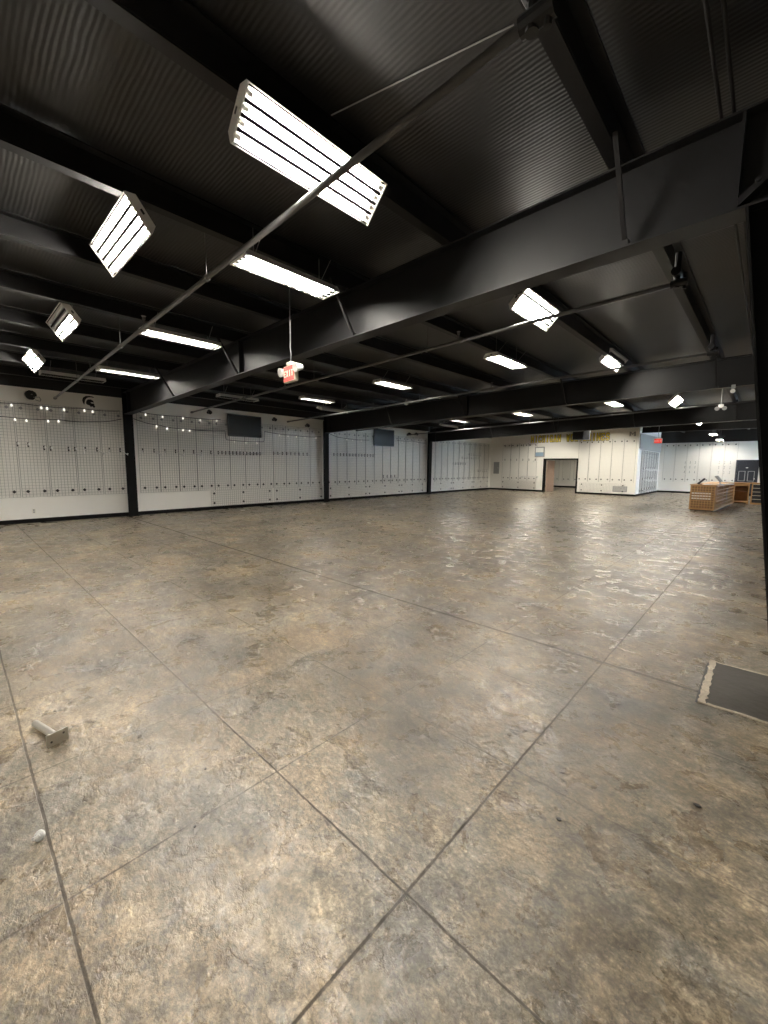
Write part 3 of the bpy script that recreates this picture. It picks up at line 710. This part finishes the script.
def letter(ch, x, z, w, h, label, group):
    e = thing('wall_letter', label, 'letter', (x, YF, z), group=group)
    sx, sz = w/6, h/8
    P = slab(ch); g = .020
    back = MB()
    for i, p in enumerate(P):
        cx = sum(q[0] for q in p)/len(p); cz = sum(q[1] for q in p)/len(p)
        # grow each stroke outward by its corner normals to give the dark outline
        n = len(p); out = []
        ar = sum(p[j][0]*p[(j+1) % n][1]-p[(j+1) % n][0]*p[j][1] for j in range(n)); sg = 1 if ar > 0 else -1
        for j in range(n):
            a, b_, c = Vector((p[j-1][0]*sx, p[j-1][1]*sz)), Vector((p[j][0]*sx, p[j][1]*sz)), Vector((p[(j+1) % n][0]*sx, p[(j+1) % n][1]*sz))
            d1 = (b_-a).normalized(); d2 = (c-b_).normalized()
            n1 = Vector((d1.y, -d1.x))*sg; n2 = Vector((d2.y, -d2.x))*sg
            v = n1+n2; v = v.normalized()*min(g/max(.35, v.length/2), g*1.8) if v.length > .1 else n1*g
            out.append((b_.x+v.x, b_.y+v.y))
        back.prism(out, 1, -.010-.0002*i, 0)
    back.build('outline', 'outline', e)
    fr = MB()
    for i, p in enumerate(P):
        sh = [(q[0]*sx, q[1]*sz) for q in p]
        fr.prism(sh, 1, -.016-.0002*i, -.011)
    fr.build('letter_face', 'maize', e)
word1, word2 = 'MICHIGAN', 'WOLVERINES'
for i, ch in enumerate(word1):
    letter(ch, -11.36+.24*i, 3.14, .185, .43, 'maize wall letter ' + ch + ' with dark outline, ' + ORD[i] + ' letter of the shorter word', 'letters of the shorter word')
for i, ch in enumerate(word2):
    letter(ch, -9.14+.243*i, 3.14, .185, .43, 'maize wall letter ' + ch + ' with dark outline, ' + ORD[i] + ' letter of the longer word', 'letters of the longer word')
e = thing('block_letter_emblem', 'dark block letter M emblem by the end of the far wall', 'emblem', (-5.77, YF, 3.32))
bm = MB()
for i, p in enumerate(slab('M')): bm.prism([(q[0]*.050, q[1]*.030) for q in p], 1, -.006-.0002*i, 0)
bm.build('emblem_face', 'grey', e)

# ------------------------------------------------------------------ things on the far wall
e = thing('electrical_box', 'grey electrical box on the far wall near the room corner', 'electrical box', (-13.72, YF, 1.1))
MB().box(-.2, .2, -.07, 0, 0, .80).build('box_body', 'grey', e, bevel=.006)
MB().box(-.175, .175, -.078, -.07, .03, .77).build('box_door', 'grey', e); MB().box(.12, .15, -.085, -.078, .36, .44).build('latch', 'steel', e)
e = thing('wall_notice', 'grey framed notice with blue lower half above the doorway corner', 'notice', (-10.75, YF, 2.22))
MB().box(-.31, .31, -.05, 0, 0, .64).build('frame', 'grey', e, bevel=.006)
MB().box(-.25, .25, -.056, -.05, .30, .58).build('paper', 'paper', e); MB().box(-.25, .25, -.056, -.05, .06, .29).build('blue_panel', 'bluesign', e)
e = thing('wire_shelf', 'chrome wire shelf on the far wall between electrical box and doorway', 'shelf', (-11.3, YF-.03, .98))
b = MB()
for k in range(13): b.tube((-.62+1.24*k/12, -.05, 0), (-.62+1.24*k/12, -.38, -.05), .005, 5)
for k in range(4): b.tube((-.62, -.05-.11*k, -.016*k), (.62, -.05-.11*k, -.016*k), .007, 5)
b.build('shelf_wires', 'chrome', e)
for sx in (-.5, .5): MB().prism([(-.05, .02), (-.05, -.16), (-.30, -.045)], 0, sx-.006, sx+.006).build('bracket', 'chrome', e)
e = thing('wall_vent', 'small grey louvred vent low on the far wall', 'vent', (-6.05, YF, .22))
MB().box(-.36, .36, -.02, 0, 0, .03).box(-.36, .36, -.02, 0, .29, .32).box(-.36, -.33, -.02, 0, .03, .29).box(.33, .36, -.02, 0, .03, .29).build('frame', 'grey', e)
b = MB()
for k in range(8): b.prism([(-.018, .035+.032*k), (-.004, .055+.032*k), (-.002, .052+.032*k), (-.016, .032+.032*k)], 0, -.33, .33)
b.build('louvres', 'grey', e)
e = thing('hanging_speaker', 'black box speaker hanging in front of the longer word', 'speaker', (-7.30, 22.9, 3.03))
MB().prism([(-.38, -.25), (.14, -.25), (.34, .10), (.34, .28), (-.38, .28)], 2, 0, .50).build('cabinet', 'dark', e, bevel=.01)
MB().prism([(.146, -.245), (.342, .097), (.350, .092), (.154, -.25)], 2, .03, .47).build('side_panel', 'dimgrey', e)
for sx in (-.25, .22): MB().tube((sx, 0, .5), (sx, 0, deck_z(-7.3)-3.03), .008, 6).build('hanging_rod', 'grey', e)
# silver panel over the alcove side wall
e = thing('silver_header_panel', 'wide silver sheet panel high over the alcove side wall', 'panel', (XS+.003, 26.0, 2.66))
MB().prism([(.12, 0), (6.04, -.04), (6.04, .86), (.12, .80)], 0, .0, .06).build('sheet', 'silver', e)
MB().box(.06, .075, .1, 6.04, -.06, -.03).build('lower_lip', 'grey', e)

# ------------------------------------------------------------------ ceiling odds and ends
e = thing('dome_camera', 'tiny white dome camera hanging under the second roof beam', 'camera', (-9.2, 10.85, 3.72))
MB().tube((0, 0, .02), (0, 0, deck_z(-9.2)-3.72), .02, 8).build('mount', 'white', e)
MB().sphere((0, 0, 0), .075).build('dome', 'white', e, smooth=True)
e = thing('emergency_light', 'hanging twin emergency lamp on a thin rod beyond the second beam', 'emergency light', (-1.19, 15.9, 3.39))
MB().box(-.06, .06, -.04, .04, .0, .10).build('battery_box', 'white', e, bevel=.008)
MB().tube((0, 0, .10), (0, 0, deck_z(-1.19)-3.40), .012, 8).build('hanging_rod', 'grey', e)
for sx in (-1, 1): MB().tube((sx*.085, .03, .0), (sx*.085, -.05, -.02), .045, 14, .06).tube((sx*.085, -.051, -.02), (sx*.085, -.053, -.02), .03, 10).tube((sx*.05, 0, .03), (sx*.085, 0, .0), .012, 6).build('lamp_head', 'grey', e)
e = thing('beam_floodlight', 'small pale floodlight fixed under the second beam by the column', 'floodlight', (-.66, 11.0, 3.12))
MB().box(-.03, .03, -.03, .03, .09, .16).build('mount', 'grey', e); MB().tube((0, .04, .05), (0, -.05, .03), .03, 12, .042).build('lamp_head', 'white', e)

# ------------------------------------------------------------------ wooden counters
def lattice(parent, w, h, rows, cols, m_frame, m_back, place):
    """a framed wooden grid front, built in local x,z facing -y"""
    b = MB(); t = .045
    b.box(-w/2, -w/2+t, -.03, 0, 0, h).box(w/2-t, w/2, -.03, 0, 0, h).box(-w/2+t, w/2-t, -.03, 0, 0, t+.02).box(-w/2+t, w/2-t, -.03, 0, h-t, h)
    fr = b.build('front_frame', m_frame, parent)
    s = MB(); iw = w-2*t; ih = h-2*t-.02
    for k in range(1, cols): xx = -w/2+t+iw*k/cols; s.box(xx-.010, xx+.010, -.022, -.004, t+.02, h-t)
    for k in range(1, rows): zz = t+.02+ih*k/rows; s.box(-w/2+t, w/2-t, -.028, -.010, zz-.013, zz+.013)
    sl = s.build('lattice', m_frame, parent)
    bk = MB().box(-w/2+t, w/2-t, -.003, .004, t+.02, h-t).build('lattice_backing', m_back, parent)
    for o in (fr, sl, bk): o.matrix_local = place
ct = thing('display_counter', 'wooden lattice-fronted counter standing alone nearest on the open floor', 'counter', (-1.34, 19.2, 0), (0, 0, -.055))
w_ = .76; ln = 4.6
lattice(ct, w_, .92, 9, 8, 'wood', 'woodd', Matrix.Translation((-w_/2, 0, .04)))
for k in range(3):
    pl = Matrix.Translation((0, .8+1.52*k, .04)) @ Matrix.Rotation(math.pi/2, 4, 'Z')
    lattice(ct, 1.5, .92, 6, 8, 'wood', 'woodd', pl)
MB().box(-w_+.01, -.01, .01, ln-.04, .06, .95).build('counter_body', 'woodd', ct)
MB().box(-w_+.03, -.03, .04, ln-.05, 0, .06).build('plinth', 'dark', ct)
MB().box(-w_-.03, .03, -.04, ln, .955, .985).build('countertop', 'wood', ct, bevel=.006)
for r_ in range(3):
    for k in range(7):
        xx = -w_+.045+.047+.0838*k+.0; zz = .04+.62-.098*r_
        MB().box(xx-.030, xx+.030, -.036, -.030, zz-.026, zz+.026).build('price_card', 'cream', ct)
MB().box(.004, .012, 2.6, 3.0, .30, .80).build('opening_shade_sheet', 'dark', ct)  # solid dark sheet, its colour stands in for shade inside an opening
bc = thing('back_counter', 'low brown wooden counter with open recess behind the lattice counter', 'counter', (-.62, 24.6, 0))
MB().box(-.48, .06, .52, .55, .0, .92).box(-.48, -.45, 0, .52, 0, .92).box(.03, .06, 0, .52, 0, .92).box(-.45, .03, 0, .52, .08, .11).build('carcass', 'wood', bc)
MB().box(-.45, .03, .03, .52, .55, .57).build('shelf', 'woodd', bc)
MB().box(-.45, .03, .0, .03, .82, .92).build('apron', 'wood', bc); MB().box(-.5, .09, -.02, .58, .92, .955).build('countertop', 'wood', bc, bevel=.005)
dc = thing('drawer_cabinet', 'wooden cabinet with five black drawers beside the edge column', 'cabinet', (-.185, 24.6, 0))
MB().box(-.30, -.26, 0, .6, 0, .93).box(.86, .90, 0, .6, 0, .93).box(-.26, .86, .57, .6, 0, .93).box(-.26, .86, 0, .57, .90, .93).box(-.26, .86, 0, .57, 0, .06).build('carcass', 'wood', dc)
MB().box(-.33, .93, -.03, .63, .93, .965).build('countertop', 'wood', dc, bevel=.005)
for k in range(5):
    z = .075+.165*k
    d = MB().box(-.255, .855, .004, .30, z, z+.145).build('drawer', 'dark', dc)
    MB().box(-.255, .855, -.010, .002, z+.148, z+.162).build('drawer_rail', 'cream', d)
e = thing('card_terminal', 'small black card terminal tilted on the front of the lattice counter', 'card terminal', (-1.86, 19.55, .985), (0, 0, .4))
MB().prism([(-.06, 0), (.06, 0), (.06, .03), (-.06, .02)], 1, -.05, .05).build('base', 'dark', e)
MB().prism([(-.10, .03), (-.04, .01), (.16, .20), (.12, .24)], 1, -.05, .05).build('keypad_body', 'dark', e, bevel=.006)
e = thing('desk_monitor', 'small grey screen on a stand at the counter corner', 'monitor', (-1.30, 20.0, .985), (0, 0, -.3))
MB().box(-.09, .09, -.07, .07, 0, .015).build('base', 'grey', e); MB().tube((0, .02, .015), (-.03, .02, .16), .018, 8).build('stand', 'grey', e)
MB().prism([(-.16, .30), (-.12, .33), (.06, .12), (.02, .09)], 1, -.10, .10).build('screen', 'grey', e, bevel=.005)
for k, (x, y, rz) in enumerate(((-1.62, 19.45, .2), (-1.05, 20.6, -.3))):
    tag(MB().box(-.10, .10, -.14, .14, 0, .012).build('paper_stack', 'paper', loc=(x, y, .9855)), ('white paper stack near the card terminal' if k == 0 else 'white paper stack behind the grey desk screen'), 'paper').rotation_euler = (0, 0, rz)

# ------------------------------------------------------------------ floor things
pt = thing('concrete_patch', 'dark bare concrete floor patch with chipped edge around the column base', 'floor patch', (-.19, 3.42, 0))
MB().box(0, 1.2, 0, .80, .0005, .006).build('patch_surface', 'concrete', pt)
def jag(a, b_, n, amp): return [(a+(b_-a)*k/n, random.uniform(-amp, amp)) for k in range(n+1)]
A1 = [(-.028+dv, t) for t, dv in jag(-.02, .82, 26, .008)]; B1_ = [(.010+dv, t) for t, dv in jag(.82, -.02, 26, .010)]
MB().prism(A1+B1_, 2, .0005, .010).build('chipped_edge', 'chip', pt)
A1 = [(t, -.016+dv) for t, dv in jag(.012, 1.2, 34, .006)]; B1_ = [(t, .004+dv) for t, dv in jag(1.2, .022, 34, .005)]
MB().prism(A1+B1_, 2, .0005, .008).build('chipped_edge', 'chip', pt)
A1 = [(t, .795+dv) for t, dv in jag(.012, 1.2, 34, .005)]; B1_ = [(t, .812+dv) for t, dv in jag(1.2, .022, 34, .006)]
MB().prism(A1+B1_, 2, .0005, .008).build('chipped_edge', 'chip', pt)
MB().box(-.045, -.030, -.03, .75, .0005, .003).build('edge_crack', 'dark', pt)

# short post with square foot lying on the floor
A = Vector((-3.12, .235, .022)); Bp = Vector((-2.835, .30, .040)); d = (Bp-A).normalized()
pb = thing('post_base', 'short metal post with square foot plate lying on the floor', 'post base', A)
rot = d.to_track_quat('Z', 'Y'); pb.rotation_mode = 'QUATERNION'
# keep the plate upright: local Z along the tube, local X horizontal
zx = d; xx = Vector((d.y, -d.x, 0)).normalized(); yy = zx.cross(xx)
pb.matrix_world = Matrix(((xx.x, yy.x, zx.x, A.x), (xx.y, yy.y, zx.y, A.y), (xx.z, yy.z, zx.z, A.z), (0, 0, 0, 1)))
Ln = (Bp-A).length
b = MB(); n = 20
ro, ri = .019, .016
R0 = []
for r_, z in ((ri, .04), (ri, 0), (ro, 0), (ro, Ln)):
    R0.append([b.b.verts.new((r_*math.cos(2*math.pi*k/n), r_*math.sin(2*math.pi*k/n), z)) for k in range(n)])
for P0, P1 in zip(R0, R0[1:]):
    for k in range(n): b.b.faces.new((P0[k], P0[(k+1) % n], P1[(k+1) % n], P1[k]))
b.b.faces.new(R0[0])
b.build('post_tube', 'steel', pb, smooth=False)
MB().box(-.052, .052, -.036, .036, Ln, Ln+.006).tube((.03, .0, Ln-.001), (.03, .0, Ln+.0065), .006, 10).build('foot_plate', 'steel', pb)
MB().lathe([(.030, Ln-.010), (.020, Ln-.001)][::-1] if False else [(.019, Ln-.012), (.026, Ln-.0005)], n=16).build('weld_collar', 'steel', pb)
MB().tube((-.022, 0, .02), (-.019, 0, .02), .006, 8).build('set_screw', 'dark', pb)
MB().tube((.030, .012, Ln+.006), (.030, .012, Ln+.0065), .006, 10).tube((-.030, -.012, Ln+.006), (-.030, -.012, Ln+.0065), .006, 10).build('screw_hole', 'dark', pb)

lv = thing('glide_foot', 'small white and chrome screw-in foot lying on the floor', 'furniture foot', (-2.13, .14, .0205), (math.radians(62), 0, .8))
MB().lathe([(.020, -.004), (.022, 0), (.020, .006), (.012, .009)], n=16).build('foot_pad', 'white', lv, smooth=False)
MB().lathe([(.006, .009), (.006, .040)], n=10).build('threaded_stem', 'chrome', lv)
MB().lathe([(.010, .009), (.010, .015)], n=6).build('nut', 'chrome', lv)
def chip_of(name, label, cat, x, y, s, m):
    b = MB(); pts = [(s*math.cos(a)*random.uniform(.6, 1.1), s*.8*math.sin(a)*random.uniform(.6, 1.1)) for a in [k*math.pi/4 for k in range(8)]]
    b.prism(pts, 2, 0, s*.5)
    return tag(b.build(name, m, loc=(x, y, .0006)), label, cat)
chip_of('black_pebble', 'tiny black crumb on the open floor between the crossing joints', 'crumb', -.561, 1.779, .011, 'clip')
chip_of('black_pebble', 'tiny dark crumb on the floor below the dark concrete patch', 'crumb', -.113, 2.315, .014, 'clip')
chip_of('black_pebble', 'tiny black crumb on the floor between the post and the long joint', 'crumb', -2.03, .80, .007, 'clip')
chip_of('black_pebble', 'tiny dark crumb on the floor below the post, nearer the camera', 'crumb', -1.72, .62, .007, 'clip')
tag(MB().prism([(-.12, -.06), (.10, -.08), (.13, .05), (-.06, .08)], 2, 0, .004).build('paper_scrap', 'paper', loc=(-13.3, 6.9, .0006)), 'white paper scrap on the floor below the low wide grid panel', 'scrap')
tag(MB().prism([(-.07, -.05), (.06, -.06), (.09, .04), (-.05, .06)], 2, 0, .02).build('paper_scrap', 'paper', loc=(-13.2, 10.4, .0006)), 'white paper scrap on the floor before the second black column', 'scrap')
tag(MB().prism([(-.06, -.03), (.06, -.04), (.05, .04), (-.05, .03)], 2, 0, .004).build('paper_scrap', 'paper', loc=(-8.0, 7.9, .0006)), 'white paper scrap lying out on the open floor', 'scrap')
